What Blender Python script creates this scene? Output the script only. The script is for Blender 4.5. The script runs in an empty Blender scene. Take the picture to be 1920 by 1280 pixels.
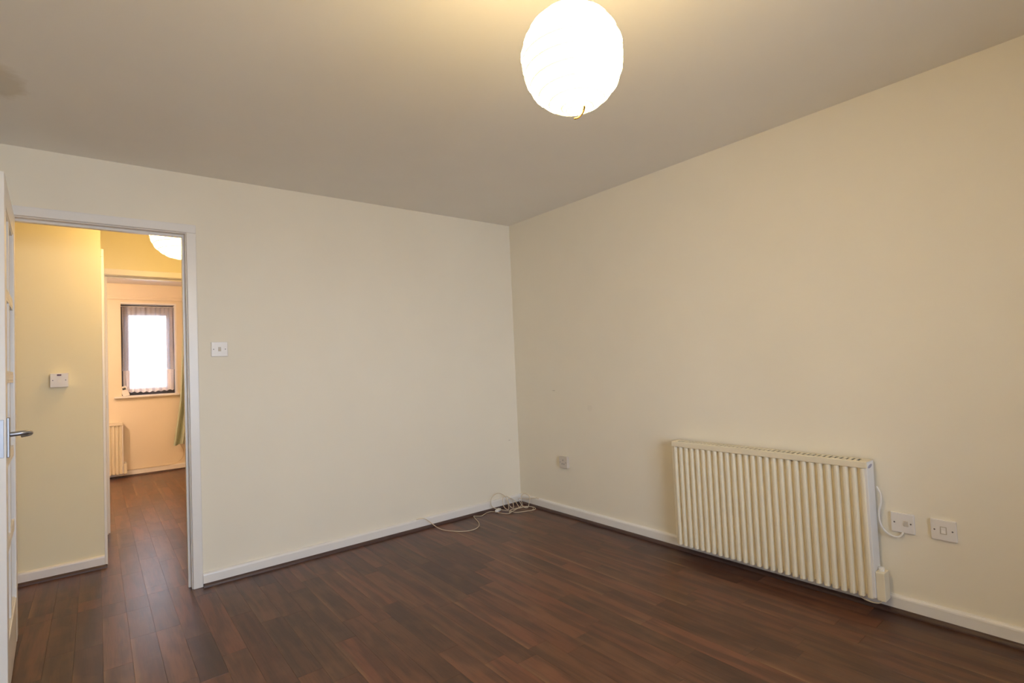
import bpy, bmesh, math, random
from mathutils import Vector, Matrix

SC = bpy.context.scene
COL = SC.collection
PI = math.pi

# ------------------------------------------------------------------ camera
CAM_LOC = (-2.7752, -3.4354, 1.1855)
YAW, PITCH, ROLL, FPX = 0.67556, 0.037676, -0.044165, 975.04
cd = bpy.data.cameras.new('camera')
cam = bpy.data.objects.new('camera', cd)
COL.objects.link(cam)
cd.sensor_fit = 'HORIZONTAL'
cd.sensor_width = 36.0
cd.lens = FPX / 1920 * 36.0
cd.clip_start = 0.02
_f = Vector((math.sin(YAW) * math.cos(PITCH), math.cos(YAW) * math.cos(PITCH), math.sin(PITCH)))
_r = Vector((math.cos(YAW), -math.sin(YAW), 0))
_u = _r.cross(_f)
_rt = _r * math.cos(ROLL) + _u * math.sin(ROLL)
_up = -_r * math.sin(ROLL) + _u * math.cos(ROLL)
_m = Matrix((_rt, _up, -_f)).transposed().to_4x4()
_m.translation = Vector(CAM_LOC)
cam.matrix_world = _m
SC.camera = cam

# ------------------------------------------------------------------ light
SKY_COLOR = (0.86, 0.98, 1.24)
SKY_STRENGTH = 12.4
LAMP_COLOR = {'living': (1.0, 0.71, 0.30), 'hall': (1.0, 0.63, 0.22), 'bedroom': (1.0, 0.67, 0.43)}
LAMP_LIVING, LAMP_HALL, LAMP_BEDROOM = 46.0, 16.0, 92.0

w = bpy.data.worlds.new('overcast_sky')
SC.world = w
w.use_nodes = True
bg = w.node_tree.nodes['Background']
bg.inputs['Color'].default_value = (*SKY_COLOR, 1)
bg.inputs['Strength'].default_value = SKY_STRENGTH

def portal(name, loc, rot, sx, sy):
    ld = bpy.data.lights.new(name, 'AREA')
    ld.shape = 'RECTANGLE'
    ld.size, ld.size_y = sx, sy
    ld.cycles.is_portal = True
    o = bpy.data.objects.new(name, ld)
    COL.objects.link(o)
    o.location, o.rotation_euler = loc, rot
    return o

SC.cycles.max_bounces = 8
SC.cycles.diffuse_bounces = 6
SC.cycles.glossy_bounces = 3
SC.cycles.use_adaptive_sampling = True
SC.cycles.adaptive_threshold = 0.08
SC.cycles.adaptive_min_samples = 16

vs = SC.view_settings
vs.view_transform = 'Standard'
vs.look = 'None'
vs.exposure = 0.0
vs.gamma = 1.0
vs.use_curve_mapping = False

H = 2.34                       # ceiling height
XL, YR = -3.45, -4.8           # left and rear walls of the living room
# window behind the camera and the bedroom window (x0, x1, z0, z1)
RW = (-2.88, -1.18, 0.50, 2.10)
BW = (-2.535, -1.975, 0.965, 2.10)
YB = 4.45                      # bedroom window wall
portal('daylight_portal', ((RW[0] + RW[1]) / 2, YR - 0.27, (RW[2] + RW[3]) / 2), (PI / 2, 0, 0), RW[1] - RW[0], RW[3] - RW[2])
portal('bedroom_daylight_portal', ((BW[0] + BW[1]) / 2, YB + 0.27, (BW[2] + BW[3]) / 2), (-PI / 2, 0, 0), BW[1] - BW[0], BW[3] - BW[2])

# ------------------------------------------------------------------ materials
def mat(name):
    m = bpy.data.materials.new(name)
    m.use_nodes = True
    nt = m.node_tree
    p = nt.nodes['Principled BSDF']
    return m, nt, p

def N(nt, t, **kw):
    n = nt.nodes.new(t)
    for k, v in kw.items():
        setattr(n, k, v)
    return n

def L(nt, a, b):
    nt.links.new(a, b)

def mathn(nt, op, a, b=None, c=None, clamp=False):
    n = N(nt, 'ShaderNodeMath', operation=op)
    n.use_clamp = clamp
    for i, v in enumerate((a, b, c)):
        if v is None:
            continue
        if hasattr(v, 'is_linked'):
            L(nt, v, n.inputs[i])
        else:
            n.inputs[i].default_value = v
    return n.outputs[0]

def mixc(nt, fac, a, b):
    n = N(nt, 'ShaderNodeMix', data_type='RGBA')
    for sock, v in ((n.inputs[0], fac), (n.inputs[6], a), (n.inputs[7], b)):
        if hasattr(v, 'is_linked'):
            L(nt, v, sock)
        elif isinstance(v, tuple):
            sock.default_value = (*v[:3], 1)
        else:
            sock.default_value = v
    return n.outputs[2]

def noise(nt, vec, scale, detail=3, rough=0.5):
    n = N(nt, 'ShaderNodeTexNoise')
    n.inputs['Scale'].default_value = scale
    n.inputs['Detail'].default_value = detail
    n.inputs['Roughness'].default_value = rough
    L(nt, vec, n.inputs['Vector'])
    return n.outputs['Fac']

def bump(nt, p, height, strength, dist):
    b = N(nt, 'ShaderNodeBump')
    b.inputs['Strength'].default_value = strength
    b.inputs['Distance'].default_value = dist
    L(nt, height, b.inputs['Height'])
    L(nt, b.outputs[0], p.inputs['Normal'])

def simple(name, col, rough=0.5, metal=0.0, var=0.03, vscale=30, bstr=0.0, spec=0.5):
    m, nt, p = mat(name)
    g = N(nt, 'ShaderNodeNewGeometry').outputs['Position']
    f = noise(nt, g, vscale)
    dark = tuple(c * (1 - var * 2) for c in col)
    lite = tuple(min(1, c * (1 + var * 2)) for c in col)
    L(nt, mixc(nt, f, dark, lite), p.inputs['Base Color'])
    p.inputs['Roughness'].default_value = rough
    p.inputs['Metallic'].default_value = metal
    p.inputs['Specular IOR Level'].default_value = spec
    if bstr:
        bump(nt, p, noise(nt, g, 180, 2), bstr, 0.002)
    return m

def spot(nt, pos, centre, radii, edge=0.6, wob=0.35, ws=25):
    """soft irregular blob mask (0..1) around a world point"""
    s = N(nt, 'ShaderNodeVectorMath', operation='SUBTRACT')
    L(nt, pos, s.inputs[0]); s.inputs[1].default_value = centre
    d = N(nt, 'ShaderNodeVectorMath', operation='DIVIDE')
    L(nt, s.outputs[0], d.inputs[0]); d.inputs[1].default_value = radii
    ln = N(nt, 'ShaderNodeVectorMath', operation='LENGTH')
    L(nt, d.outputs[0], ln.inputs[0])
    nn = noise(nt, pos, ws, 3)
    v = mathn(nt, 'MULTIPLY_ADD', mathn(nt, 'SUBTRACT', nn, 0.5), wob * 2, ln.outputs['Value'])
    mr = N(nt, 'ShaderNodeMapRange')
    mr.inputs['From Min'].default_value = 1.0
    mr.inputs['From Max'].default_value = edge
    L(nt, v, mr.inputs['Value'])
    return mr.outputs[0]

def paint(name, col, marks=(), var=0.012, rough=0.75, markcol=(0.35, 0.30, 0.24)):
    m, nt, p = mat(name)
    g = N(nt, 'ShaderNodeNewGeometry').outputs['Position']
    f = noise(nt, g, 3.0, 2)
    dark = tuple(c * (1 - var * 2) for c in col)
    lite = tuple(min(1, c * (1 + var * 2)) for c in col)
    c = mixc(nt, f, dark, lite)
    for centre, radii, amt in marks:
        k = mathn(nt, 'MULTIPLY', spot(nt, g, centre, radii), amt)
        c = mixc(nt, k, c, markcol)
    L(nt, c, p.inputs['Base Color'])
    p.inputs['Roughness'].default_value = rough
    p.inputs['Specular IOR Level'].default_value = 0.25
    return m

CREAM = (0.845, 0.795, 0.68)
M_WALL = paint('cream_emulsion', CREAM)
M_WALL_HALL = paint('hall_cream_emulsion', (0.85, 0.80, 0.60))
M_WALL_BACK = paint('cream_emulsion_back', CREAM,
    marks=[((-0.097, 0, 0.53), (0.016, 0.05, 0.004), 0.5)])
M_WALL_RIGHT = paint('cream_emulsion_right', CREAM,
    marks=[((0, -0.462, 0.943), (0.05, 0.022, 0.004), 0.45), ((0, -0.83, 0.822), (0.05, 0.03, 0.028), 0.06)])
M_CEIL = paint('ceiling_emulsion', (0.87, 0.85, 0.81),
    marks=[((-3.06, -0.72, H), (0.095, 0.17, 0.1), 0.30)], markcol=(0.42, 0.33, 0.16))
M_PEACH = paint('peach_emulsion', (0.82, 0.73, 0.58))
M_CEIL_BED = paint('white_ceiling_emulsion', (0.80, 0.78, 0.78))
M_GLOSS = simple('white_gloss_paint', (0.82, 0.80, 0.78), rough=0.32, var=0.01, vscale=12)
M_PLASTIC = simple('white_plastic', (0.80, 0.78, 0.77), rough=0.35, var=0.008)
M_OLDPLASTIC = simple('aged_plastic', (0.66, 0.60, 0.53), rough=0.4, var=0.01)
M_ROCKER = simple('grey_rocker_plastic', (0.50, 0.46, 0.40), rough=0.35, var=0.01)
M_SCREW = simple('screw_steel', (0.18, 0.17, 0.18), rough=0.4, metal=0.7)
M_RED = simple('indicator_lens', (0.10, 0.012, 0.012), rough=0.2)
M_CREAMMETAL = simple('cream_enamel', (0.80, 0.73, 0.57), rough=0.42, var=0.01)
M_SLOT_SHADE = simple('heater_slot_shade', (0.06, 0.045, 0.03), rough=0.8)  # near-black colour standing in for shade inside the heater slots
M_SIDE = simple('white_enamel', (0.78, 0.77, 0.76), rough=0.4, var=0.01)
M_BADGE = simple('badge_ink', (0.33, 0.32, 0.42), rough=0.5)
M_CABLE = simple('cream_cable', (0.66, 0.56, 0.42), rough=0.5)
M_WCABLE = simple('white_cable', (0.80, 0.79, 0.77), rough=0.4)
M_STEEL = simple('satin_steel', (0.40, 0.41, 0.44), rough=0.42, metal=1.0)
M_FRAME = simple('dark_window_frame', (0.05, 0.035, 0.03), rough=0.5)
M_QUAD = simple('dark_beading_wood', (0.075, 0.040, 0.034), rough=0.4, var=0.12, vscale=18)
M_SCREEN = simple('dark_screen', (0.05, 0.07, 0.08), rough=0.2)
M_GROUND = simple('outside_bounce_ground', (0.40, 0.39, 0.38), rough=0.9, var=0.1, vscale=3)  # paled so the unseen ground bounces daylight up to the ceiling
M_GREEN = simple('sage_cloth', (0.47, 0.52, 0.40), rough=0.9, var=0.05, vscale=40)
M_LINING = simple('beige_lining', (0.62, 0.52, 0.40), rough=0.9, var=0.03)
M_WIRE = simple('lamp_fitting_plastic', (0.75, 0.66, 0.5), rough=0.5)
M_TASSEL = simple('brown_thread', (0.30, 0.16, 0.03), rough=0.8)

def m_glass():
    m, nt, p = mat('clear_glass')
    nt.nodes.remove(p)
    t = N(nt, 'ShaderNodeBsdfTransparent'); t.inputs[0].default_value = (0.93, 0.95, 0.94, 1)
    g = N(nt, 'ShaderNodeBsdfGlossy'); g.inputs['Roughness'].default_value = 0.03
    fr = N(nt, 'ShaderNodeFresnel'); fr.inputs[0].default_value = 1.5
    mx = N(nt, 'ShaderNodeMixShader')
    L(nt, fr.outputs[0], mx.inputs[0]); L(nt, t.outputs[0], mx.inputs[1]); L(nt, g.outputs[0], mx.inputs[2])
    L(nt, mx.outputs[0], nt.nodes['Material Output'].inputs[0])
    return m
M_GLASS = m_glass()

def m_net(name, see, trans):
    m, nt, p = mat(name)
    nt.nodes.remove(p)
    t = N(nt, 'ShaderNodeBsdfTransparent')
    tr = N(nt, 'ShaderNodeBsdfTranslucent'); tr.inputs[0].default_value = (0.86, 0.84, 0.92, 1)
    df = N(nt, 'ShaderNodeBsdfDiffuse'); df.inputs[0].default_value = (0.86, 0.82, 0.84, 1)
    a = N(nt, 'ShaderNodeMixShader'); a.inputs[0].default_value = 1 - trans
    L(nt, tr.outputs[0], a.inputs[1]); L(nt, df.outputs[0], a.inputs[2])
    g = N(nt, 'ShaderNodeNewGeometry').outputs['Position']
    f = mathn(nt, 'MULTIPLY_ADD', noise(nt, g, 90, 2), 0.2, see - 0.1)
    b = N(nt, 'ShaderNodeMixShader')
    L(nt, f, b.inputs[0]); L(nt, a.outputs[0], b.inputs[1]); L(nt, t.outputs[0], b.inputs[2])
    L(nt, b.outputs[0], nt.nodes['Material Output'].inputs[0])
    return m
M_NET = m_net('net_voile', 0.40, 0.34)
M_FRILL = m_net('net_frill', 0.06, 0.13)

def m_emit(name, col, s, bulb=None, r=0.15):
    """glowing lamp paper; with bulb given, brightness follows the paper's distance from the bulb"""
    m, nt, p = mat(name)
    p.inputs['Base Color'].default_value = (0.85, 0.8, 0.68, 1)
    p.inputs['Roughness'].default_value = 0.9
    g = N(nt, 'ShaderNodeNewGeometry').outputs['Position']
    f = noise(nt, g, 45, 3)
    L(nt, mixc(nt, f, tuple(c * 0.94 for c in col), tuple(c * 1.06 for c in col)), p.inputs['Emission Color'])
    if bulb:
        d = N(nt, 'ShaderNodeVectorMath', operation='DISTANCE')
        L(nt, g, d.inputs[0]); d.inputs[1].default_value = bulb
        k = mathn(nt, 'POWER', mathn(nt, 'DIVIDE', r, d.outputs['Value']), 2.6)
        L(nt, mathn(nt, 'MULTIPLY', k, s), p.inputs['Emission Strength'])
    else:
        p.inputs['Emission Strength'].default_value = s
    return m

def m_wood():
    m, nt, p = mat('walnut_laminate')
    geo = N(nt, 'ShaderNodeNewGeometry').outputs['Position']
    inf = N(nt, 'ShaderNodeObjectInfo')
    rnd = inf.outputs['Random']
    gen = N(nt, 'ShaderNodeTexCoord').outputs['Generated']
    sep = N(nt, 'ShaderNodeSeparateXYZ'); L(nt, gen, sep.inputs[0])
    # per-plank shift of the grain
    cmb = N(nt, 'ShaderNodeCombineXYZ')
    L(nt, mathn(nt, 'MULTIPLY', rnd, 37.0), cmb.inputs[0])
    L(nt, mathn(nt, 'MULTIPLY', rnd, 91.0), cmb.inputs[1])
    add = N(nt, 'ShaderNodeVectorMath', operation='ADD'); L(nt, geo, add.inputs[0]); L(nt, cmb.outputs[0], add.inputs[1])
    def stretched(sx, sy):
        v = N(nt, 'ShaderNodeVectorMath', operation='MULTIPLY')
        L(nt, add.outputs[0], v.inputs[0]); v.inputs[1].default_value = (sx, sy, 1)
        return v.outputs[0]
    n1 = noise(nt, stretched(24, 2.2), 1.0, 3, 0.5)
    n2 = noise(nt, stretched(150, 7), 1.0, 3, 0.6)
    n3 = noise(nt, stretched(9, 5), 1.0, 3, 0.5)
    r2 = mathn(nt, 'FRACT', mathn(nt, 'MULTIPLY', rnd, 7.13))
    r3 = mathn(nt, 'FRACT', mathn(nt, 'MULTIPLY', rnd, 23.7))
    base = mixc(nt, rnd, (0.074, 0.028, 0.018), (0.190, 0.070, 0.038))
    base = mixc(nt, mathn(nt, 'MULTIPLY', r2, 0.45), base, (0.140, 0.074, 0.036))
    g1 = N(nt, 'ShaderNodeMapRange'); L(nt, n1, g1.inputs[0]); g1.inputs[1].default_value = 0.40; g1.inputs[2].default_value = 0.60; g1.interpolation_type = 'SMOOTHSTEP'
    c = mixc(nt, mathn(nt, 'MULTIPLY', g1.outputs[0], 0.95), mixc(nt, 0.55, base, (0.038, 0.018, 0.013)), base)
    g3 = N(nt, 'ShaderNodeMapRange'); L(nt, n3, g3.inputs[0]); g3.inputs[1].default_value = 0.5; g3.inputs[2].default_value = 0.75
    c = mixc(nt, mathn(nt, 'MULTIPLY', g3.outputs[0], 0.38), c, (0.20, 0.098, 0.054))
    n4 = noise(nt, stretched(4, 1.8), 1.0, 2, 0.5)
    g4 = N(nt, 'ShaderNodeMapRange'); L(nt, n4, g4.inputs[0]); g4.inputs[1].default_value = 0.42; g4.inputs[2].default_value = 0.62
    # pale sapwood streak along one long edge of some strips
    e = mathn(nt, 'MULTIPLY_ADD', mathn(nt, 'SUBTRACT', n1, 0.5), 0.42, sep.outputs[0])
    es = N(nt, 'ShaderNodeMapRange'); L(nt, e, es.inputs[0]); es.inputs[1].default_value = 0.24; es.inputs[2].default_value = 0.0
    k = mathn(nt, 'MULTIPLY', es.outputs[0], mathn(nt, 'MULTIPLY', mathn(nt, 'MULTIPLY_ADD', mathn(nt, 'GREATER_THAN', r3, 0.5), 0.55, 0.08), g4.outputs[0]))
    c = mixc(nt, k, c, (0.30, 0.165, 0.082))
    g2 = N(nt, 'ShaderNodeMapRange'); L(nt, n2, g2.inputs[0]); g2.inputs[1].default_value = 0.30; g2.inputs[2].default_value = 0.5
    g2.inputs[3].default_value = 0.80; g2.inputs[4].default_value = 1.0
    mul = N(nt, 'ShaderNodeMix', data_type='RGBA', blend_type='MULTIPLY'); mul.inputs[0].default_value = 1.0
    L(nt, c, mul.inputs[6]); L(nt, g2.outputs[0], mul.inputs[7])
    L(nt, mul.outputs[2], p.inputs['Base Color'])
    L(nt, mathn(nt, 'MULTIPLY_ADD', n1, 0.06, 0.285), p.inputs['Roughness'])
    p.inputs['Specular IOR Level'].default_value = 0.42
    bump(nt, p, mathn(nt, 'ADD', n2, noise(nt, geo, 7, 2)), 0.10, 0.002)
    return m
M_WOOD = m_wood()
M_SLAB = simple('underlay', (0.02, 0.016, 0.014), rough=0.9)

# ------------------------------------------------------------------ geometry helpers
def obj(name, bm, material, parent=None, smooth=False):
    me = bpy.data.meshes.new(name)
    bmesh.ops.recalc_face_normals(bm, faces=bm.faces)
    bm.to_mesh(me); bm.free()
    if smooth:
        for p in me.polygons:
            p.use_smooth = True
    o = bpy.data.objects.new(name, me)
    if material:
        me.materials.append(material)
    COL.objects.link(o)
    o.parent = parent
    return o

def box(bm, lo, hi, bev=0.0, seg=1):
    lo, hi = Vector(lo), Vector(hi)
    r = bmesh.ops.create_cube(bm, size=1.0)
    vs_ = r['verts']
    for v in vs_:
        v.co = Vector((lo[i] + (v.co[i] + 0.5) * (hi[i] - lo[i]) for i in range(3)))
    if bev:
        es = list({e for v in vs_ for e in v.link_edges})
        bmesh.ops.bevel(bm, geom=es, offset=bev, segments=seg, profile=0.5, affect='EDGES')

def boxes(*bs, bev=0.0, seg=1):
    bm = bmesh.new()
    for lo, hi in bs:
        box(bm, lo, hi, bev, seg)
    return bm

def cyl(bm, a, b, r, n=16, r2=None):
    a, b = Vector(a), Vector(b)
    d = b - a
    q = d.to_track_quat('Z', 'Y').to_matrix().to_4x4()
    q.translation = (a + b) / 2
    bmesh.ops.create_cone(bm, cap_ends=True, segments=n, radius1=r, radius2=r if r2 is None else r2, depth=d.length, matrix=q)

def prism(pts, lo, hi, axis):
    """extrude a closed 2-D outline along an axis (outline given in the other two axes in order)"""
    bm = bmesh.new()
    def mk(p, t):
        c = list(p); c.insert(axis, t); return bm.verts.new(c)
    a = [mk(p, lo) for p in pts]; b = [mk(p, hi) for p in pts]
    n = len(pts)
    bm.faces.new(a); bm.faces.new(b[::-1])
    for i in range(n):
        bm.faces.new((a[i], b[i], b[(i + 1) % n], a[(i + 1) % n]))
    return bm

def catmull(pts, sub=6, closed=False):
    P = [Vector(p) for p in pts]; out = []; n = len(P)
    for i in range(n if closed else n - 1):
        g = (lambda k: P[k % n]) if closed else (lambda k: P[max(0, min(n - 1, k))])
        p0, p1, p2, p3 = g(i - 1), g(i), g(i + 1), g(i + 2)
        for s in range(sub):
            t = s / sub
            out.append(0.5 * ((2 * p1) + (-p0 + p2) * t + (2 * p0 - 5 * p1 + 4 * p2 - p3) * t * t + (-p0 + 3 * p1 - 3 * p2 + p3) * t ** 3))
    if not closed:
        out.append(P[-1])
    return out

def tube(bm, pts, r, n=8):
    P = [Vector(p) for p in pts]
    rings = []
    ref = Vector((0, 0, 1))
    prev = None
    for i, p in enumerate(P):
        t = (P[min(i + 1, len(P) - 1)] - P[max(i - 1, 0)]).normalized()
        if prev is None:
            a = t.cross(ref)
            if a.length < 1e-3:
                a = t.cross(Vector((1, 0, 0)))
        else:
            a = prev - t * prev.dot(t)
        a.normalize(); prev = a
        b = t.cross(a)
        rr = r(i / (len(P) - 1)) if callable(r) else r
        rings.append([bm.verts.new(p + a * rr * math.cos(2 * PI * k / n) + b * rr * math.sin(2 * PI * k / n)) for k in range(n)])
    for u, v in zip(rings, rings[1:]):
        for k in range(n):
            bm.faces.new((u[k], u[(k + 1) % n], v[(k + 1) % n], v[k]))
    bm.faces.new(rings[0][::-1]); bm.faces.new(rings[-1])

def tag(o, label=None, cat=None, group=None, kind=None):
    if label: o['label'] = label
    if cat: o['category'] = cat
    if group: o['group'] = group
    if kind: o['kind'] = kind
    return o

def thing(name, label, cat, loc=(0, 0, 0), rz=0, group=None, kind=None):
    o = bpy.data.objects.new(name, None)
    o.empty_display_size = 0.05
    COL.objects.link(o)
    o.location = loc; o.rotation_euler = (0, 0, rz)
    return tag(o, label, cat, group, kind)

def struct(name, bm, m, label, cat):
    o = obj(name, bm, m)
    return tag(o, label, cat, kind='structure')

def copy_tree(o, parent=None):
    c = o.copy(); COL.objects.link(c); c.parent = parent
    for ch in list(o.children):
        copy_tree(ch, c)
    return c

# ------------------------------------------------------------------ the shell
OX0, OX1 = -3.112, -2.372      # living-room door opening (lining faces)
ZH = 1.992                     # underside of door linings
T = 0.1
struct('wall_back', boxes(((-4.4, 0, -0.02), (OX0 - 0.028, T, H)), ((OX1 + 0.028, 0, -0.02), (T, T, H)),
       ((OX0 - 0.028, 0, ZH + 0.028), (OX1 + 0.028, T, H))), M_WALL_BACK, 'cream painted wall with the open doorway and light switch', 'wall')
struct('wall_right', boxes(((0, YR, -0.02), (T, 0, H))), M_WALL_RIGHT, 'cream painted wall behind the ribbed heater', 'wall')
struct('wall_left', boxes(((XL - T, YR, -0.02), (XL, 0, H))), M_WALL, 'cream painted side wall beside the open door', 'wall')
struct('wall_front', boxes(((XL - T, YR - 0.25, -0.02), (RW[0], YR, H)), ((RW[1], YR - 0.25, -0.02), (T, YR, H)),
       ((RW[0], YR - 0.25, -0.02), (RW[1], YR, RW[2])), ((RW[0], YR - 0.25, RW[3]), (RW[1], YR, H))), M_WALL,
       'cream painted wall with the wide living room window', 'wall')
# hall
HX, HY = -2.745, 0.822         # projecting corner seen through the doorway
YD = 1.664                     # bedroom door wall
BX0, BX1 = -2.715, -1.965
struct('wall_hall_left', boxes(((-4.3, HY, -0.02), (HX, 0.885, H)), ((HX - 0.1, 0.885, 1.995), (HX, 1.605, H)),
       ((HX - 0.1, 1.605, -0.02), (HX, YD, H))), M_WALL_HALL, 'cream hall wall with surface switch, seen through the doorway', 'wall')
struct('wall_hall_end', boxes(((-4.4, T, -0.02), (-4.3, YD, H))), M_WALL_HALL, 'cream end wall of the hall', 'wall')
struct('wall_hall_right', boxes(((-0.6, T, -0.02), (-0.5, YD, H))), M_WALL_HALL, 'cream far end wall of the hall passage', 'wall')
struct('wall_bedroom_front', boxes(((-4.9, YD, -0.02), (BX0 - 0.028, YD + T, H)), ((BX1 + 0.028, YD, -0.02), (-0.5, YD + T, H)),
       ((BX0 - 0.028, YD, ZH + 0.028), (BX1 + 0.028, YD + T, H))), M_WALL_HALL, 'cream wall above the bedroom doorway', 'wall')
BR0, BR1 = -4.9, -1.55
struct('wall_bedroom_back', boxes(((BR0 - T, YB, -0.02), (BW[0], YB + 0.25, H)), ((BW[1], YB, -0.02), (BR1 + T, YB + 0.25, H)),
       ((BW[0], YB, -0.02), (BW[1], YB + 0.25, BW[2])), ((BW[0], YB, BW[3]), (BW[1], YB + 0.25, H))), M_PEACH,
       'peach lit bedroom wall around the small window', 'wall')
struct('wall_bedroom_left', boxes(((BR0 - T, YD, -0.02), (BR0, YB, H))), M_PEACH, 'peach left wall of the bedroom', 'wall')
struct('wall_bedroom_right', boxes(((BR1, YD + T, -0.02), (BR1 + T, YB, H))), M_PEACH, 'peach right wall of the bedroom', 'wall')
struct('ceiling', boxes(((-5.0, YR - 0.25, H), (0.1, YD + T, H + 0.12))), M_CEIL, 'off white living room and hall ceiling with a brown stain', 'ceiling')
struct('ceiling_bedroom', boxes(((-5.0, YD + T, H), (0.1, YB + 0.25, H + 0.12))), M_CEIL_BED, 'white bedroom ceiling seen through both doorways', 'ceiling')
tag(obj('ground', boxes(((-12, -14, -0.5), (10, 14, -0.4))), M_GROUND), 'unseen grey ground added outside to bounce daylight', 'ground', kind='structure')  # unseen ground, put in for how it shapes the daylight indoors

# ------------------------------------------------------------------ floor planks
def slab(name, lo, hi, label):
    return struct(name, boxes((lo, hi)), M_SLAB, label, 'floor')
fl_living = slab('floor', (XL, YR, -0.02), (0, T, -0.0085), 'dark walnut strip floor of the living room')
fl_hall = slab('floor_hall', (-4.3, T, -0.02), (-0.6, YD + T, -0.0085), 'dark walnut strip floor of the hall')
fl_bed = slab('floor_bedroom', (BR0, YD + T, -0.02), (BR1, YB, -0.0085), 'dark walnut strip floor of the bedroom')

PITCHW = 0.0975
def plank_mesh():
    bm = bmesh.new()
    box(bm, (-0.5, -0.5, -0.008), (0.5, 0.5, 0))
    top = [e for e in bm.edges if all(abs(v.co.z) < 1e-6 for v in e.verts)]
    for v in bm.verts:
        v.co.x *= PITCHW - 0.0003
    bmesh.ops.bevel(bm, geom=top, offset=0.0004, segments=1, affect='EDGES')
    me = bpy.data.meshes.new('plank'); bm.to_mesh(me); bm.free()
    me.materials.append(M_WOOD)
    return me
PLANK = plank_mesh()
rng = random.Random(11)
# strip ends read off the floor: row index -> y of end joints
def row_of(x):
    return int(math.floor((x + 1.108) / PITCHW + 0.5))
KNOWN = {row_of(-1.985): [-0.444, -1.13], row_of(-1.883): [-0.345, -0.962], row_of(-1.59): [-1.08, -1.70],
         row_of(-1.40): [-1.165, -1.787 + 0.05], row_of(-1.302): [-1.14], row_of(-1.108): [-0.92, -1.779, -2.203],
         row_of(-1.495): [-1.787, -1.16], row_of(-0.62): [-1.965], row_of(-0.52): [-1.907], row_of(-1.01): [-2.20, -1.5],
         row_of(-2.755): [-0.08], row_of(-2.65): [-0.433, -0.08], row_of(-2.55): [-0.433], row_of(-2.46): [-0.62]}

def cuts(row, y0, y1):
    ks = sorted(KNOWN.get(row, []))
    if not ks:
        ks = [rng.uniform(-1.2, -0.4)]
    out = list(ks)
    y = ks[0]
    while y > y0:
        y -= rng.uniform(0.42, 0.78); out.append(y)
    y = ks[-1]
    while y < y1:
        y += rng.uniform(0.42, 0.78); out.append(y)
    out = sorted(out)
    return out

def lay(xa, xb, y0, y1, parent, cs):
    ys = [y0] + [c for c in cs if y0 + 0.05 < c < y1 - 0.05] + [y1]
    for a, b in zip(ys, ys[1:]):
        o = bpy.data.objects.new('plank', PLANK)
        COL.objects.link(o); o.parent = parent
        o.location = ((xa + xb) / 2, (a + b) / 2, 0)
        o.scale = ((xb - xa) / PITCHW, (b - a) - 0.0004, 1)

for row in range(-26, 13):
    xa = -1.108 + row * PITCHW; xb = xa + PITCHW
    cs = cuts(row, YR, YB)
    # living room
    a, b = max(xa, XL), min(xb, 0.0)
    if b - a > 0.01:
        through = a > OX0 - 0.01 and b < OX1 + 0.01
        lay(a, b, YR, T if through else 0.0, fl_living, cs)
        if not through and b > OX0 and a < OX1:
            lay(max(a, OX0), min(b, OX1), 0.0, T, fl_living, [])
    # hall
    if xb > -3.6 and xb < -1.2:
        if xa > HX - 0.03:
            through = xa > BX0 - 0.01 and xb < BX1 + 0.01
            lay(xa, xb, T, YD + T if through else YD, fl_hall, cs)
            if not through and xb > BX0 and xa < BX1:
                lay(max(xa, BX0), min(xb, BX1), YD, YD + T, fl_hall, [])
        else:
            lay(xa, xb, T, HY, fl_hall, cs)
    # bedroom
    if xa > -3.3 and xb < BR1:
        lay(xa, xb, YD + T, YB, fl_bed, cs)

# ------------------------------------------------------------------ skirting boards and dark beading
SK = [(0, 0), (-0.018, 0), (-0.018, 0.062), (-0.0165, 0.068), (-0.012, 0.073), (-0.006, 0.075), (0, 0.075)]
def skirt_y(y, x0, x1):     # on a wall facing -y
    return prism([(y + p[0], p[1]) for p in SK], x0, x1, 0)
def skirt_x(x, y0, y1):     # on a wall facing -x
    return prism([(x + p[0], p[1]) for p in SK], y0, y1, 1)
QD = [(0, 0)] + [(-0.017 * math.cos(t), 0.019 * math.sin(t)) for t in [k * PI / 10 for k in range(6)]]
def quad_y(y, x0, x1):
    return prism([(y - 0.018 + p[0], p[1]) for p in QD], x0, x1, 0)
def quad_x(x, y0, y1):
    return prism([(x - 0.018 + p[0], p[1]) for p in QD], y0, y1, 1)
AW = 0.048                     # architrave width
struct('baseboard_back', skirt_y(0, OX1 + 0.004 + AW, -0.018), M_GLOSS, 'white skirting board under the light switch wall', 'skirting board')
struct('baseboard_right', skirt_x(0, YR, 0), M_GLOSS, 'white skirting board running below the heater wall', 'skirting board')
struct('baseboard_hall', skirt_y(HY, -4.3, HX), M_GLOSS, 'white skirting board in the hall beyond the doorway', 'skirting board')
struct('baseboard_bedroom', skirt_y(YB, BR0, BR1), M_GLOSS, 'white skirting board under the bedroom window', 'skirting board')
struct('trim_1', quad_y(0, OX1 + 0.004 + AW, -0.018), M_QUAD, 'dark wood beading along the light switch wall', 'beading')
struct('trim_2', quad_x(0, YR, -0.018), M_QUAD, 'dark wood beading along the heater wall', 'beading')
struct('trim_3', quad_y(HY, -4.3, HX + 0.012), M_QUAD, 'dark wood beading along the hall wall', 'beading')
struct('trim_4', quad_y(YB, BR0, BR1), M_QUAD, 'dark wood beading along the bedroom window wall', 'beading')

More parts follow.
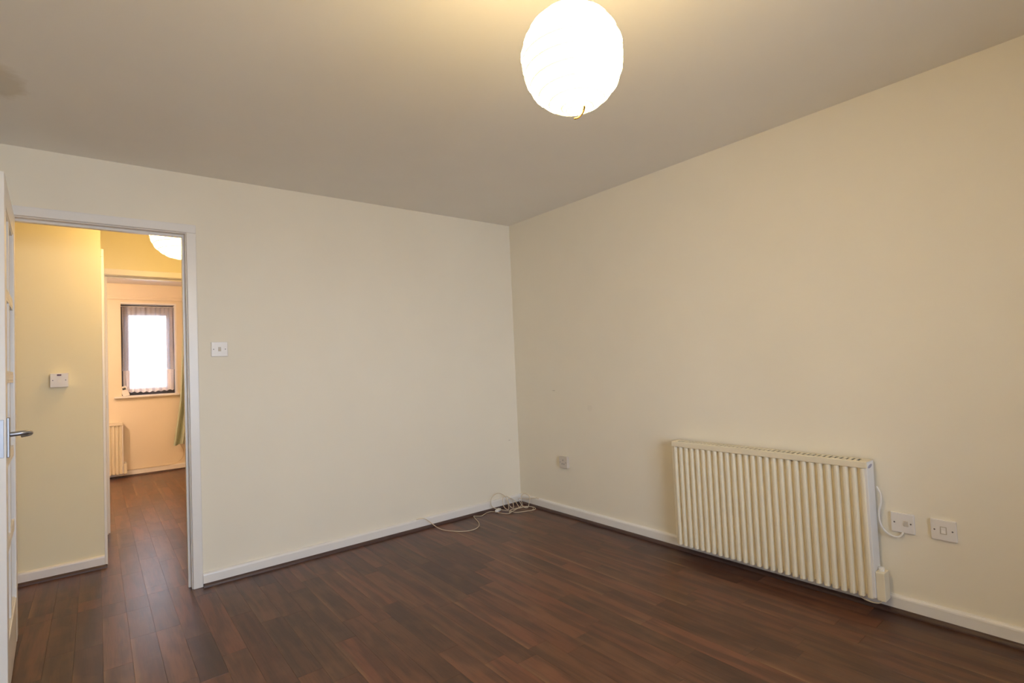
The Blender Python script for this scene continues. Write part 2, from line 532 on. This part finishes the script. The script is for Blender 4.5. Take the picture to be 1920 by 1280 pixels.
# ------------------------------------------------------------------ door frames
def door_frame(name, x0, x1, y, label, t=T, stop_side=1):
    r = thing(name, label, 'door frame', ((x0 + x1) / 2, y, 0), kind='structure')
    w2 = (x1 - x0) / 2
    for s in (-1, 1):
        obj('jamb', boxes(((min(s * w2, s * (w2 + 0.028)), 0, 0), (max(s * w2, s * (w2 + 0.028)), t, ZH + 0.028))), M_GLOSS, r)
        obj('door_stop', boxes(((min(s * w2, s * (w2 - 0.013)), 0.038, 0), (max(s * w2, s * (w2 - 0.013)), 0.068, ZH)), bev=0.0015), M_GLOSS, r)
    obj('head_lining', boxes(((-w2, 0, ZH), (w2, t, ZH + 0.028))), M_GLOSS, r)
    obj('door_stop', boxes(((-w2 + 0.013, 0.038, ZH - 0.013), (w2 - 0.013, 0.068, ZH)), bev=0.0015), M_GLOSS, r)
    for (ya, yb) in ((-0.015, 0.0), (t, t + 0.015)):
        for s in (-1, 1):
            a, b = s * (w2 + 0.004), s * (w2 + 0.004 + AW)
            obj('architrave', boxes(((min(a, b), ya, 0), (max(a, b), yb, ZH + 0.004)), bev=0.004, seg=2), M_GLOSS, r)
        obj('architrave', boxes(((-w2 - 0.004 - AW, ya, ZH + 0.004), (w2 + 0.004 + AW, yb, ZH + 0.004 + AW)), bev=0.004, seg=2), M_GLOSS, r)
    return r
door_frame('trim_5', OX0, OX1, 0, 'white painted frame of the open living room doorway')
fr = door_frame('trim_6', BX0, BX1, YD, 'white painted frame of the bedroom doorway across the hall')
sp = obj('strike_plate', boxes(((-0.375, 0.012, 0.96), (-0.373, 0.032, 1.06)), bev=0.0006), M_STEEL, fr)

# closed cupboard door on the return wall of the hall
d2 = thing('door_2', 'white cupboard door on the return wall past the hall switch', 'door', (HX, 1.245, 0), kind='structure')
obj('leaf', boxes(((-0.05, -0.335, 0.006), (-0.012, 0.335, 1.965)), bev=0.002), M_GLOSS, d2)
for s in (-1, 1):
    obj('jamb', boxes(((-0.1, min(s * 0.36, s * 0.338), 0), (0, max(s * 0.36, s * 0.338), 1.995))), M_GLOSS, d2)
    a, b = s * 0.345, s * 0.393
    obj('architrave', boxes(((0, min(a, b), 0), (0.016, max(a, b), 1.985)), bev=0.004, seg=2), M_GLOSS, d2)
obj('head_lining', boxes(((-0.1, -0.338, 1.97), (0, 0.338, 1.995))), M_GLOSS, d2)
obj('architrave', boxes(((0, -0.393, 1.985), (0.016, 0.393, 2.036)), bev=0.004, seg=2), M_GLOSS, d2)

# ------------------------------------------------------------------ open glazed door, hinged on the left jamb
DW, DH, DT = 0.735, 1.982, 0.035
ang = math.atan2(0.036, 0.735)
d1 = thing('door_1', 'white glazed door with ten small panes, open against the left edge', 'door', (-3.110, -0.004, 0.006), ang - PI / 2, kind='structure')
# local: x along the leaf from the hinge, y through the thickness (positive y faces the room side with the lever)
ST, TR, BR, MU = 0.092, 0.105, 0.20, 0.030
obj('hinge_stile', boxes(((0, 0, 0), (ST, DT, DH)), bev=0.0015), M_GLOSS, d1)
lock_stile = obj('lock_stile', boxes(((DW - ST, 0, 0), (DW, DT, DH)), bev=0.0015), M_GLOSS, d1)
obj('top_rail', boxes(((ST, 0.001, DH - TR), (DW - ST, DT - 0.001, DH)), bev=0.001), M_GLOSS, d1)
obj('bottom_rail', boxes(((ST, 0.001, 0), (DW - ST, DT - 0.001, BR)), bev=0.001), M_GLOSS, d1)
zs = [BR + (DH - TR - BR) * k / 5 for k in range(6)]
xm = DW / 2
obj('mullion', boxes(((xm - MU / 2, 0.005, BR), (xm + MU / 2, DT - 0.005, DH - TR)), bev=0.003), M_GLOSS, d1)
for k in range(1, 5):
    for (a, b) in ((ST, xm - MU / 2), (xm + MU / 2, DW - ST)):
        obj('glazing_bar', boxes(((a, 0.005, zs[k] - MU / 2), (b, DT - 0.005, zs[k] + MU / 2)), bev=0.003), M_GLOSS, d1)
for k in range(5):
    for (a, b) in ((ST, xm - MU / 2), (xm + MU / 2, DW - ST)):
        z0 = zs[k] + (MU / 2 if k else 0); z1 = zs[k + 1] - (MU / 2 if k < 4 else 0)
        g = obj('pane', boxes(((a, 0.0155, z0), (b, 0.0195, z1))), M_GLASS, d1)
        bm = bmesh.new()
        for (ya, yb) in ((0.0195, 0.0295), (0.0055, 0.0155)):
            box(bm, (a, ya, z0), (a + 0.009, yb, z1)); box(bm, (b - 0.009, ya, z0), (b, yb, z1))
            box(bm, (a + 0.009, ya, z0), (b - 0.009, yb, z0 + 0.009)); box(bm, (a + 0.009, ya, z1 - 0.009), (b - 0.009, yb, z1))
        obj('glazing_bead', bm, M_GLOSS, g)
tag(obj('lock_forend', boxes(((DW, 0.006, 0.905), (DW + 0.0025, 0.029, 1.045)), bev=0.0008), M_STEEL, lock_stile), 'steel lock plate on the door edge')
def lever(sgn):
    y0 = DT if sgn > 0 else 0.0
    h = obj('lever_handle', boxes(((DW - 0.075, min(y0, y0 + sgn * 0.008), 0.90), (DW - 0.035, max(y0, y0 + sgn * 0.008), 1.05)), bev=0.002, seg=2), M_STEEL, d1)
    h['label'] = 'satin steel lever handle'
    bm = bmesh.new()
    x0 = DW - 0.055
    pts = [(x0, y0 + sgn * 0.006, 0.985), (x0, y0 + sgn * 0.030, 0.986), (x0 - 0.004, y0 + sgn * 0.048, 0.987), (x0 - 0.018, y0 + sgn * 0.060, 0.986),
           (x0 - 0.05, y0 + sgn * 0.064, 0.982), (x0 - 0.085, y0 + sgn * 0.062, 0.976), (x0 - 0.103, y0 + sgn * 0.054, 0.972), (x0 - 0.110, y0 + sgn * 0.036, 0.969)]
    tube(bm, catmull(pts, 5), lambda t: 0.0092 - 0.0015 * t, 12)
    obj('lever', bm, M_STEEL, h, smooth=True)
lever(1); lever(-1)
for z in (0.18, 1.0, 1.80):
    bm = bmesh.new(); cyl(bm, (-0.004, -0.004, z - 0.04), (-0.004, -0.004, z + 0.04), 0.006, 10)
    box(bm, (-0.002, 0.0, z - 0.04), (0.0, 0.03, z + 0.04))
    obj('hinge', bm, M_STEEL, d1)

# ------------------------------------------------------------------ switches and sockets (local: face looks along -y)
def plate_mesh(w2, h2, t, bev=0.003):
    bm = bmesh.new(); box(bm, (-w2, -t, -h2), (w2, 0, h2), bev, 2); return bm
def screws(r, t, dx=0.030, z=0.0):
    for s in (-1, 1):
        bm = bmesh.new(); cyl(bm, (s * dx, -t - 0.0006, z), (s * dx, -t + 0.001, z), 0.0032, 12)
        scw = obj('screw', bm, M_SCREW, r)

def rocker(r, t, m, w2=0.0075, h2=0.0125, x=0.0, z=0.0):
    bm = bmesh.new()
    pts = [(-t + 0.002, z - h2), (-t - 0.0035, z - h2), (-t - 0.0012, z), (-t - 0.0018, z + h2), (-t + 0.002, z + h2)]
    bm.free()
    bm = prism(pts, x - w2, x + w2, 0)
    return obj('rocker', bm, m, r)

s = thing('light_switch', 'white single light switch on the wall right of the doorway', 'light switch', (-2.2125, 0, 1.330))
obj('plate', plate_mesh(0.0425, 0.0425, 0.009), M_PLASTIC, s)
screws(s, 0.009); rocker(s, 0.009, M_ROCKER)

s = thing('spur_switch', 'white surface switch with dark red indicator on the hall wall', 'switch', (-2.952, HY, 1.191))
obj('back_box', boxes(((-0.041, -0.030, -0.041), (0.041, 0, 0.041)), bev=0.003, seg=2), M_PLASTIC, s)
bm = bmesh.new(); box(bm, (-0.043, -0.039, -0.043), (0.043, -0.030, 0.043), 0.003, 2); obj('plate', bm, M_PLASTIC, s)
screws(s, 0.039); rocker(s, 0.039, M_PLASTIC, 0.009, 0.012, 0, -0.001)
obj('indicator_window', boxes(((-0.010, -0.0415, 0.027), (0.010, -0.038, 0.036)), bev=0.0008), M_RED, s)

RZ = -PI / 2
s = thing('corner_socket', 'small cream telephone socket low on the wall near the corner', 'socket', (0, -0.556, 0.404), RZ)
obj('back_box', boxes(((-0.041, -0.018, -0.041), (0.041, 0, 0.041)), bev=0.002), M_OLDPLASTIC, s)
bm = bmesh.new(); box(bm, (-0.0425, -0.026, -0.0425), (0.0425, -0.018, 0.0425), 0.003, 2); obj('plate', bm, M_OLDPLASTIC, s)
screws(s, 0.026)
for (dx, dz) in ((0, 0.016), (-0.010, -0.012), (0.010, -0.012)):
    obj('pin_slot', boxes(((dx - 0.003, -0.0266, dz - 0.005), (dx + 0.003, -0.0255, dz + 0.005))), M_SCREW, s)

s = thing('fused_outlet', 'white fused outlet plate with flex, nearest the heater', 'electrical outlet', (0, -2.676, 0.398), RZ)
obj('plate', plate_mesh(0.043, 0.043, 0.011), M_PLASTIC, s)
screws(s, 0.011)
obj('fuse_holder', boxes(((0.004, -0.0145, -0.012), (0.022, -0.010, 0.012)), bev=0.001), M_OLDPLASTIC, s)
s = thing('heater_switch', 'white rocker switch plate right of the fused outlet', 'switch', (0, -2.818, 0.397), RZ)
obj('plate', plate_mesh(0.043, 0.043, 0.011), M_PLASTIC, s)
screws(s, 0.011); rocker(s, 0.011, M_PLASTIC, 0.008, 0.0125)
obj('rocker_surround', boxes(((-0.011, -0.0118, -0.0155), (0.011, -0.0105, 0.0155))), M_ROCKER, s)

# ------------------------------------------------------------------ ribbed panel heater
RWD, RZ0, RZ1, RX0, RX1 = 1.008, 0.066, 0.668, 0.022, 0.108     # width, z range, depth range off the wall
def heater(name, label, loc, rz):
    """local: x from the left end (0) to the right end, face looks along -y, wall at y=0"""
    r = thing(name, label, 'heater', loc, rz, group='ribbed electric panel heaters')
    cap = 0.030
    # casing with space on top for the dark slot shade block
    obj('casing', boxes(((0.004, -RX1 + 0.018, RZ0 + 0.008), (RWD - 0.004, -RX0, RZ1 - 0.031)), bev=0.002), M_CREAMMETAL, r)
    obj('side_panel', boxes(((0, -RX1 + 0.006, RZ0 + 0.004), (0.014, -RX0 + 0.002, RZ1 - 0.004)), bev=0.003, seg=2), M_CREAMMETAL, r)
    sp_ = obj('side_panel', boxes(((RWD - 0.014, -RX1 + 0.006, RZ0 + 0.004), (RWD, -RX0 + 0.002, RZ1 - 0.004)), bev=0.003, seg=2), M_SIDE, r)
    sp_['label'] = 'white end panel'
    bm = bmesh.new(); cyl(bm, (RWD, -0.066, RZ1 - 0.024), (RWD + 0.0006, -0.066, RZ1 - 0.024), 0.0075, 20)
    for v in bm.verts:
        v.co.y = -0.066 + (v.co.y + 0.066) * 3.4
        v.co.z += (v.co.y + 0.066) * 0.12
    obj('badge', bm, M_BADGE, sp_)
    obj('slot_shade_block', boxes(((0.014, -RX1 + 0.012, RZ1 - 0.030), (RWD - 0.014, -RX0 - 0.001, RZ1 - 0.009))), M_SLOT_SHADE, r)  # dark block close under the grille, painted shade for the slots
    # top cap: front lip + grille bars leaving open slots
    bm = bmesh.new()
    box(bm, (0.0, -RX1, RZ1 - cap), (RWD, -RX1 + 0.010, RZ1), 0.003, 2)
    box(bm, (0.0, -RX1 + 0.008, RZ1 - 0.003), (RWD, -RX1 + 0.022, RZ1 - 0.0002))
    box(bm, (0.0, -RX0 - 0.017, RZ1 - 0.003), (RWD, -RX0 + 0.002, RZ1 - 0.0002))
    box(bm, (0.0, -RX0, RZ1 - 0.06), (RWD, -RX0 + 0.002, RZ1 - 0.0002))
    ns = 40; a0, a1 = 0.030, RWD - 0.038
    pit = (a1 - a0) / (ns - 0.65); sw = pit * 0.44
    x = 0.0
    for k in range(ns):
        xs = a0 + k * pit
        box(bm, (x, -RX1 + 0.022, RZ1 - 0.003), (xs, -RX0 - 0.017, RZ1 - 0.0002)); x = xs + sw
    box(bm, (x, -RX1 + 0.022, RZ1 - 0.003), (RWD, -RX0 - 0.017, RZ1 - 0.0002))
    obj('top_grille', bm, M_CREAMMETAL, r)
    # vertical fins, one object each, shared mesh
    nf = 28; p = (RWD - 0.006) / nf
    fw_, d0 = p * 0.50, 0.0
    prof = [(-p * 0.42, -RX1 + 0.0185), (-p * 0.32, -RX1 + 0.010), (-p * 0.25, -RX1 + 0.004), (-p * 0.15, -RX1 + 0.0012), (0, -RX1 + 0.0002), (p * 0.15, -RX1 + 0.0012),
            (p * 0.25, -RX1 + 0.004), (p * 0.32, -RX1 + 0.010), (p * 0.42, -RX1 + 0.0185)]
    first = None
    for k in range(nf):
        if first is None:
            first = obj('fin', prism(prof, RZ0, RZ1 - cap - 0.0005, 2), M_CREAMMETAL, r); o = first
        else:
            o = bpy.data.objects.new('fin', first.data); COL.objects.link(o); o.parent = r
        o.location.x = 0.003 + p * (k + 0.5)
    # thermostat box low on the right end
    b = obj('control_box', boxes(((RWD, -0.092, RZ0 - 0.006), (RWD + 0.034, -0.030, RZ0 + 0.118)), bev=0.003, seg=2), M_CREAMMETAL, r)
    bm = bmesh.new(); cyl(bm, (RWD + 0.016, -0.062, RZ0 + 0.117), (RWD + 0.016, -0.062, RZ0 + 0.127), 0.011, 18)
    box(bm, (RWD + 0.005, -0.064, RZ0 + 0.124), (RWD + 0.027, -0.060, RZ0 + 0.136))
    obj('dial', bm, M_SIDE, b)
    bm = bmesh.new()
    tube(bm, catmull([(RWD - 0.075, -0.080, RZ0 + 0.010), (RWD - 0.065, -0.082, RZ0 - 0.014), (RWD - 0.03, -0.082, RZ0 - 0.024), (RWD + 0.005, -0.078, RZ0 - 0.020), (RWD + 0.016, -0.066, RZ0 + 0.0)], 6), 0.0035, 8)
    obj('link_cable', bm, M_CABLE, b, smooth=True)
    for xx in (0.15, RWD - 0.15):
        obj('wall_bracket', boxes(((xx - 0.02, -RX0 - 0.001, RZ0 + 0.05), (xx + 0.02, -0.002, RZ1 - 0.08))), M_SIDE, r)
    return r
HY0 = -1.576
h1 = heater('panel_heater', 'cream ribbed electric heater on the right wall of the empty room', (0, HY0, 0), RZ)
h2 = copy_tree(h1)
h2.location = (-2.532 - RWD, YB, -0.012); h2.rotation_euler = (0, 0, 0)
h2['label'] = 'cream ribbed heater below the window in the far bedroom'

# white flex from heater to the fused outlet
bm = bmesh.new()
ye = HY0 - RWD
tube(bm, catmull([(-0.022, ye - 0.006, 0.546), (-0.023, ye - 0.010, 0.540), (-0.024, ye - 0.020, 0.515), (-0.026, ye - 0.020, 0.475), (-0.026, ye - 0.010, 0.43),
                  (-0.024, ye - 0.012, 0.385), (-0.022, ye - 0.030, 0.350), (-0.020, ye - 0.060, 0.335), (-0.016, ye - 0.082, 0.340), (-0.010, ye - 0.090, 0.353), (-0.006, ye - 0.091, 0.360)], 8), 0.0042, 10)
tag(obj('power_flex', bm, M_WCABLE, None, smooth=True), 'white flex looping from the heater to the fused outlet', 'cable')

# ------------------------------------------------------------------ tangled phone cable in the corner
Z = 0.0045
bm = bmesh.new()
run = [(-0.99, -0.022, 0.079), (-0.955, -0.024, 0.0785), (-0.93, -0.032, 0.074), (-0.905, -0.042, 0.055), (-0.880, -0.055, 0.030), (-0.862, -0.085, 0.010), (-0.855, -0.130, Z), (-0.843, -0.180, Z),
       (-0.815, -0.235, Z), (-0.766, -0.292, Z), (-0.699, -0.312, Z), (-0.630, -0.280, Z), (-0.578, -0.205, Z), (-0.545, -0.120, Z), (-0.520, -0.055, Z + .003), (-0.500, -0.060, Z), (-0.470, -0.085, Z), (-0.430, -0.066, Z),
       (-0.390, -0.046, Z), (-0.350, -0.045, Z), (-0.327, -0.080, Z), (-0.318, -0.140, Z), (-0.300, -0.180, Z), (-0.270, -0.190, Z), (-0.245, -0.160, 0.008),
       # big upright loop against the skirting
       (-0.300, -0.085, 0.020), (-0.345, -0.060, 0.045), (-0.352, -0.055, 0.092), (-0.322, -0.050, 0.124), (-0.268, -0.048, 0.133), (-0.222, -0.050, 0.112), (-0.200, -0.062, 0.078), (-0.205, -0.090, 0.035),
       (-0.235, -0.125, 0.012), (-0.255, -0.100, 0.030), (-0.246, -0.070, 0.065), (-0.225, -0.055, 0.098), (-0.190, -0.050, 0.094), (-0.155, -0.055, 0.070), (-0.150, -0.080, 0.040), (-0.180, -0.120, 0.012),
       (-0.205, -0.110, 0.030), (-0.190, -0.070, 0.060), (-0.165, -0.055, 0.076), (-0.130, -0.050, 0.060), (-0.115, -0.070, 0.040), (-0.130, -0.120, 0.020), (-0.150, -0.160, 0.010)]
tube(bm, catmull(run, 6), 0.0026, 7)
ring = []
for k in range(42):
    t = 2 * PI * k / 25 - 0.6
    rr = 0.088 + 0.026 * math.sin(k * 0.31)
    ring.append((-0.170 + rr * 1.1 * math.cos(t), -0.195 + rr * 0.72 * math.sin(t) - 0.02 * math.cos(t), 0.006 + 0.004 * (k / 25) + 0.003 * math.sin(3 * t)))
tail = [(-0.105, -0.135, 0.020), (-0.085, -0.105, 0.050), (-0.060, -0.085, 0.082), (-0.045, -0.110, 0.100), (-0.040, -0.145, 0.095), (-0.042, -0.165, 0.070), (-0.060, -0.175, 0.035), (-0.095, -0.195, 0.012),
        (-0.120, -0.175, 0.020), (-0.110, -0.120, 0.045), (-0.090, -0.080, 0.062), (-0.060, -0.090, 0.060), (-0.045, -0.150, 0.062), (-0.036, -0.200, 0.075), (-0.034, -0.240, 0.084), (-0.032, -0.265, 0.082)]
bm2 = bm
tube(bm2, catmull(ring + tail, 5), 0.0026, 7)
tag(obj('phone_cable', bm, M_CABLE, None, smooth=True), 'thin cream cable tangled on the floor in the corner', 'cable')
pg = thing('cable_plug', 'small white junction plug lying beside the tangled cable', 'plug', (-0.300, -0.075, 0), 0.5)
obj('body', boxes(((-0.030, -0.014, 0.001), (0.030, 0.014, 0.020)), bev=0.004, seg=2), M_PLASTIC, pg)
obj('cord_grip', boxes(((-0.042, -0.006, 0.005), (-0.028, 0.006, 0.015)), bev=0.002), M_PLASTIC, pg)

# ------------------------------------------------------------------ paper globe lamps
def globe_lamp(name, room, label, x, y, zc, r, strength, squash=1.04, rib_col=(1.0, 0.92, 0.46)):
    rt = thing(name, label, 'ceiling lamp', (x, y, H), 0, group='lit paper globe pendants')
    m = m_emit(room + '_paper_glow', LAMP_COLOR[room], strength, (x, y, zc - 0.24 * r), r)
    mb = m_emit(room + '_bulb_glow', LAMP_COLOR[room], strength)
    mr = m_emit(room + '_rib_glow', rib_col, 0.95)
    z0 = zc - H
    turns, nth = 11, 32
    npf = turns * 6
    bm = bmesh.new()
    def prof(u):               # u 0 top .. 1 bottom; paper bellies out between the rib turns
        th = 0.14 + u * (PI - 0.30)
        return th
    rows = []
    rnd = random.Random(5)
    amp = [rnd.uniform(0.6, 1.4) for _ in range(turns + 2)]
    for i in range(npf + 1):
        u = i / npf
        ring_ = []
        for k in range(nth):
            a = 2 * PI * k / nth
            ph = u * turns + a / (2 * PI)
            bel = 0.034 * amp[int(ph) % len(amp)] * (abs(math.sin(PI * ph)) ** 0.7) * math.sin(prof(u)) ** 0.5
            rr = r * (0.976 + bel)
            th = prof(u)
            ring_.append(bm.verts.new((rr * math.sin(th) * math.cos(a), rr * math.sin(th) * math.sin(a), z0 + squash * rr * math.cos(th))))
        rows.append(ring_)
    for A, B in zip(rows, rows[1:]):
        for k in range(nth):
            bm.faces.new((A[k], A[(k + 1) % nth], B[(k + 1) % nth], B[k]))
    shade = obj('paper_shade', bm, m, rt, smooth=True)
    for q in (mb, mr):
        q.cycles.emission_sampling = 'NONE'      # too dim or enclosed to matter as light sources
    # spiral wire rib
    bm = bmesh.new()
    pts2 = []
    for j in range(1, turns + 1):              # rib j follows u*turns + a/2pi = j
        for k in range(40):
            a = 2 * PI * (1 - k / 40)
            u = (j - a / (2 * PI)) / turns
            if 0 <= u <= 1:
                th = prof(u)
                rr = r * 0.984
                pts2.append((rr * math.sin(th) * math.cos(a), rr * math.sin(th) * math.sin(a), z0 + squash * rr * math.cos(th)))
    tube(bm, pts2, 0.0031 if r < 0.13 else 0.004, 6)
    obj('spiral_rib', bm, mr, shade, smooth=True)
    # top and bottom rings
    for nm, uu in (('top_ring', 0.0), ('bottom_ring', 1.0)):
        th = prof(uu); bm = bmesh.new()
        tube(bm, [(r * math.sin(th) * math.cos(2 * PI * k / 24), r * math.sin(th) * math.sin(2 * PI * k / 24), z0 + squash * r * math.cos(th)) for k in range(25)], 0.0022, 6)
        obj(nm, bm, mr, shade, smooth=True)
    bm = bmesh.new()
    cyl(bm, (0, 0, -0.022), (0, 0, 0.0), 0.042, 24, 0.05)
    obj('ceiling_rose', bm, M_WIRE, rt)
    bm = bmesh.new(); cyl(bm, (0, 0, z0 + r * 0.5), (0, 0, -0.02), 0.0035, 8); obj('cord', bm, M_TASSEL, rt)
    bm = bmesh.new(); cyl(bm, (0, 0, z0 + r * 0.0), (0, 0, z0 + r * 0.5), 0.017, 16); obj('bulb_holder', bm, M_WIRE, rt)
    bm = bmesh.new(); bmesh.ops.create_uvsphere(bm, u_segments=16, v_segments=10, radius=0.03, matrix=Matrix.Translation((0, 0, z0 - r * 0.24)))
    obj('bulb', bm, mb, rt, smooth=True)
    return rt, shade, z0
lp, shade, z0 = globe_lamp('paper_lantern', 'living', 'glowing white paper globe hanging in the living room', -1.8379, -2.5550, 1.9300, 0.1255, LAMP_LIVING, 1.03)
bm = bmesh.new()
tube(bm, catmull([(0.004, -0.030, z0 - 0.127), (0.012, -0.020, z0 - 0.134), (0.014, -0.010, z0 - 0.139), (0.008, -0.004, z0 - 0.146), (-0.004, -0.002, z0 - 0.151)], 4), lambda t: 0.0030 - 0.0008 * t, 6)
obj('wire_end', bm, M_TASSEL, shade, smooth=True)
globe_lamp('paper_lantern', 'hall', 'glowing paper globe hanging in the hall behind the doorway', -2.327, 0.62, 2.137, 0.174, LAMP_HALL, 1.0)
globe_lamp('paper_lantern', 'bedroom', 'paper globe lighting the bedroom from its left half', -3.42, 3.1, 2.06, 0.15, LAMP_BEDROOM, 1.0)

# ------------------------------------------------------------------ bedroom window
def window(name, label, x0, x1, z0, z1, yin, yout, frame_m, side, sill, leaves=1):
    """yin: room face of the wall, yout: outer face, side=+1 when outside is +y"""
    r = thing(name, label, 'window', ((x0 + x1) / 2, yin, z0), kind='structure')
    w2, h = (x1 - x0) / 2, z1 - z0
    ya, yb = sorted((side * 0.15, side * 0.20))
    fw = 0.085 if side > 0 else 0.055
    ft = 0.13 if side > 0 else fw           # deeper head on the bedroom casement
    obj('window_frame', boxes(((-w2, ya, 0), (-w2 + fw, yb, h)), ((w2 - fw, ya, 0), (w2, yb, h)),
                              ((-w2 + fw, ya, 0), (w2 - fw, yb, fw)), ((-w2 + fw, ya, h - ft), (w2 - fw, yb, h)), bev=0.003), frame_m, r)
    n = leaves
    ww = (2 * w2 - 2 * fw) / n
    for k in range(n):
        a = -w2 + fw + k * ww
        if k:
            obj('mullion', boxes(((a - 0.02, ya, fw), (a + 0.02, yb, h - fw)), bev=0.003), frame_m, r)
        obj('pane', boxes(((a + (0.02 if k else 0), (ya + yb) / 2 - 0.002, fw), (a + ww - (0.02 if k < n - 1 else 0), (ya + yb) / 2 + 0.002, h - ft))), M_GLASS, r)
    yl, yh = sorted((-side * 0.045, side * 0.15))
    obj('window_sill', boxes(((-w2 - 0.075, yl, -0.020), (w2 + 0.028, side * 0.0 if side > 0 else yh, 0.0)), bev=0.004, seg=2) if side > 0 else
        boxes(((-w2 - 0.05, -0.15, -0.02), (w2 + 0.05, 0.05, 0.0)), bev=0.004, seg=2), M_GLOSS, r)
    if side > 0:
        obj('sill_board', boxes(((-w2, 0, -0.001), (w2, 0.15, 0.004))), M_GLOSS, r)
        obj('reveal_lining', boxes(((w2 - 0.006, -0.003, 0.004), (w2 + 0.012, 0.0, h + 0.012)), ((-w2, -0.003, h - 0.004), (w2 - 0.006, 0.0, h + 0.012))), M_GLOSS, r)
        obj('reveal_lining', boxes(((w2 - 0.006, 0, 0.004), (w2, 0.15, h - 0.006)), ((-w2, 0, h - 0.006), (w2, 0.15, h))), M_GLOSS, r)
    return r
window('window_1', 'small dark framed bedroom window behind a net curtain', BW[0], BW[1], BW[2], BW[3], YB, YB + 0.25, M_FRAME, 1, True)
window('window_2', 'wide white framed living room window', RW[0], RW[1], RW[2], RW[3], YR, YR - 0.25, M_GLOSS, -1, True, 3)

def cloth(name, fx, nz, nx, m, parent=None, thick=0.0008):
    """fx(u, v) -> point; u across, v down; thickened sheet"""
    bm = bmesh.new()
    g = [[bm.verts.new(fx(i / nx, j / nz)) for i in range(nx + 1)] for j in range(nz + 1)]
    for j in range(nz):
        for i in range(nx):
            bm.faces.new((g[j][i], g[j][i + 1], g[j + 1][i + 1], g[j + 1][i]))
    o = obj(name, bm, m, parent, smooth=True)
    return o

nc = thing('net_curtain', 'white net curtain with a frilled hem in the bedroom window', 'curtain', (-2.255, YB + 0.09, 0.99))
def net(u, v):
    x = -0.268 + 0.536 * u
    s_ = 0.35 + 0.65 * (1 - abs(2 * v - 1) * 0.4)
    y = 0.010 * math.sin(u * 2 * PI * 11 + 0.8 * math.sin(7 * u)) * s_ + 0.006 * math.sin(u * 2 * PI * 4.3 + v * 2)
    return (x * (1 - 0.02 * math.sin(PI * v)), y, 1.075 - v * 0.79)
cloth('voile', net, 24, 140, M_NET, nc)
def frill(u, v):
    x = -0.262 + 0.524 * u
    y = -0.004 + 0.014 * (0.4 + v) * math.sin(u * 2 * PI * 8.5 + 1.3 * math.sin(5 * u))
    return (x, y, 0.287 - v * (0.262 + 0.006 * math.sin(u * 2 * PI * 8.5) + 0.012 * math.sin(PI * u)))
cloth('frill', frill, 12, 140, M_FRILL, nc)
bm = bmesh.new(); cyl(bm, (-0.28, 0.0, 1.082), (0.28, 0.0, 1.082), 0.005, 8); obj('wire', bm, M_GLOSS, nc)

cr = thing('curtain_rail', 'peach painted curtain rail batten above the bedroom window', 'curtain rail', (-2.3, YB, 2.165))
obj('batten', boxes(((-0.62, -0.022, -0.018), (0.70, 0, 0.022)), bev=0.003), M_PEACH, cr)
obj('track', boxes(((-0.60, -0.050, -0.024), (0.68, -0.036, -0.008)), bev=0.002), M_PEACH, cr)
for x in (-0.55, 0.0, 0.6):
    obj('bracket', boxes(((x - 0.008, -0.040, -0.016), (x + 0.008, -0.020, -0.006))), M_PEACH, cr)

gc = thing('green_curtain', 'sage green curtain hanging at the right of the bedroom window', 'curtain', (-1.80, YB - 0.06, 0.32))
def left_edge(v):      # v 0 top .. 1 bottom
    return -0.088 - 0.055 * (v / 0.64) if v < 0.64 else -0.143 - 0.087 * ((v - 0.64) / 0.36) ** 1.2
def green(u, v):
    xl = left_edge(v); xr = 0.14
    x = xl + (xr - xl) * u
    y = -0.030 * (0.5 + 0.5 * v) * math.sin(u * 2 * PI * 4.2 + 0.5) - 0.01 * v
    return (x, y, 1.80 - v * (1.80 + 0.008 * math.sin(u * 19)))
cloth('fabric', green, 40, 80, M_GREEN, gc)
def lin(u, v):
    xl = left_edge(v) + 0.075 + 0.035 * v; xr = 0.15
    x = xl + (xr - xl) * u
    y = -0.052 - 0.016 * math.sin(u * 2 * PI * 3 + 1.0) * (0.5 + v * 0.5)
    return (x, y, 1.80 - v * 1.79)
cloth('lining', lin, 30, 50, M_LINING, gc)
obj('heading_tape', boxes(((-0.088, -0.058, 1.785), (0.145, 0.012, 1.815)), bev=0.003), M_GREEN, gc)

dv = thing('sill_device', 'small white device with a dark screen on the bedroom sill', 'device', (-2.488, YB + 0.005, 0.969), 0.25)
def tilt(o): o.rotation_euler = (math.radians(-14), math.radians(-16), 0)
o = obj('body', boxes(((-0.034, -0.010, 0.0), (0.034, 0.010, 0.125)), bev=0.005, seg=2), M_PLASTIC, dv); tilt(o)
s_ = obj('screen', boxes(((-0.014, -0.0108, 0.078), (0.020, -0.0095, 0.102))), M_SCREEN, o)

bm = bmesh.new()
tube(bm, catmull([(-2.50, YB - 0.020, 0.079), (-2.35, YB - 0.021, 0.0785), (-2.20, YB - 0.021, 0.079), (-2.08, YB - 0.021, 0.080), (-1.99, YB - 0.02, 0.095), (-1.935, YB - 0.016, 0.14), (-1.915, YB - 0.012, 0.20), (-1.925, YB - 0.01, 0.26), (-1.95, YB - 0.008, 0.32)], 6), 0.004, 8)
tag(obj('aerial_cable', bm, M_CABLE, None, smooth=True), 'cream cable along the bedroom skirting curving up behind the curtain', 'cable')
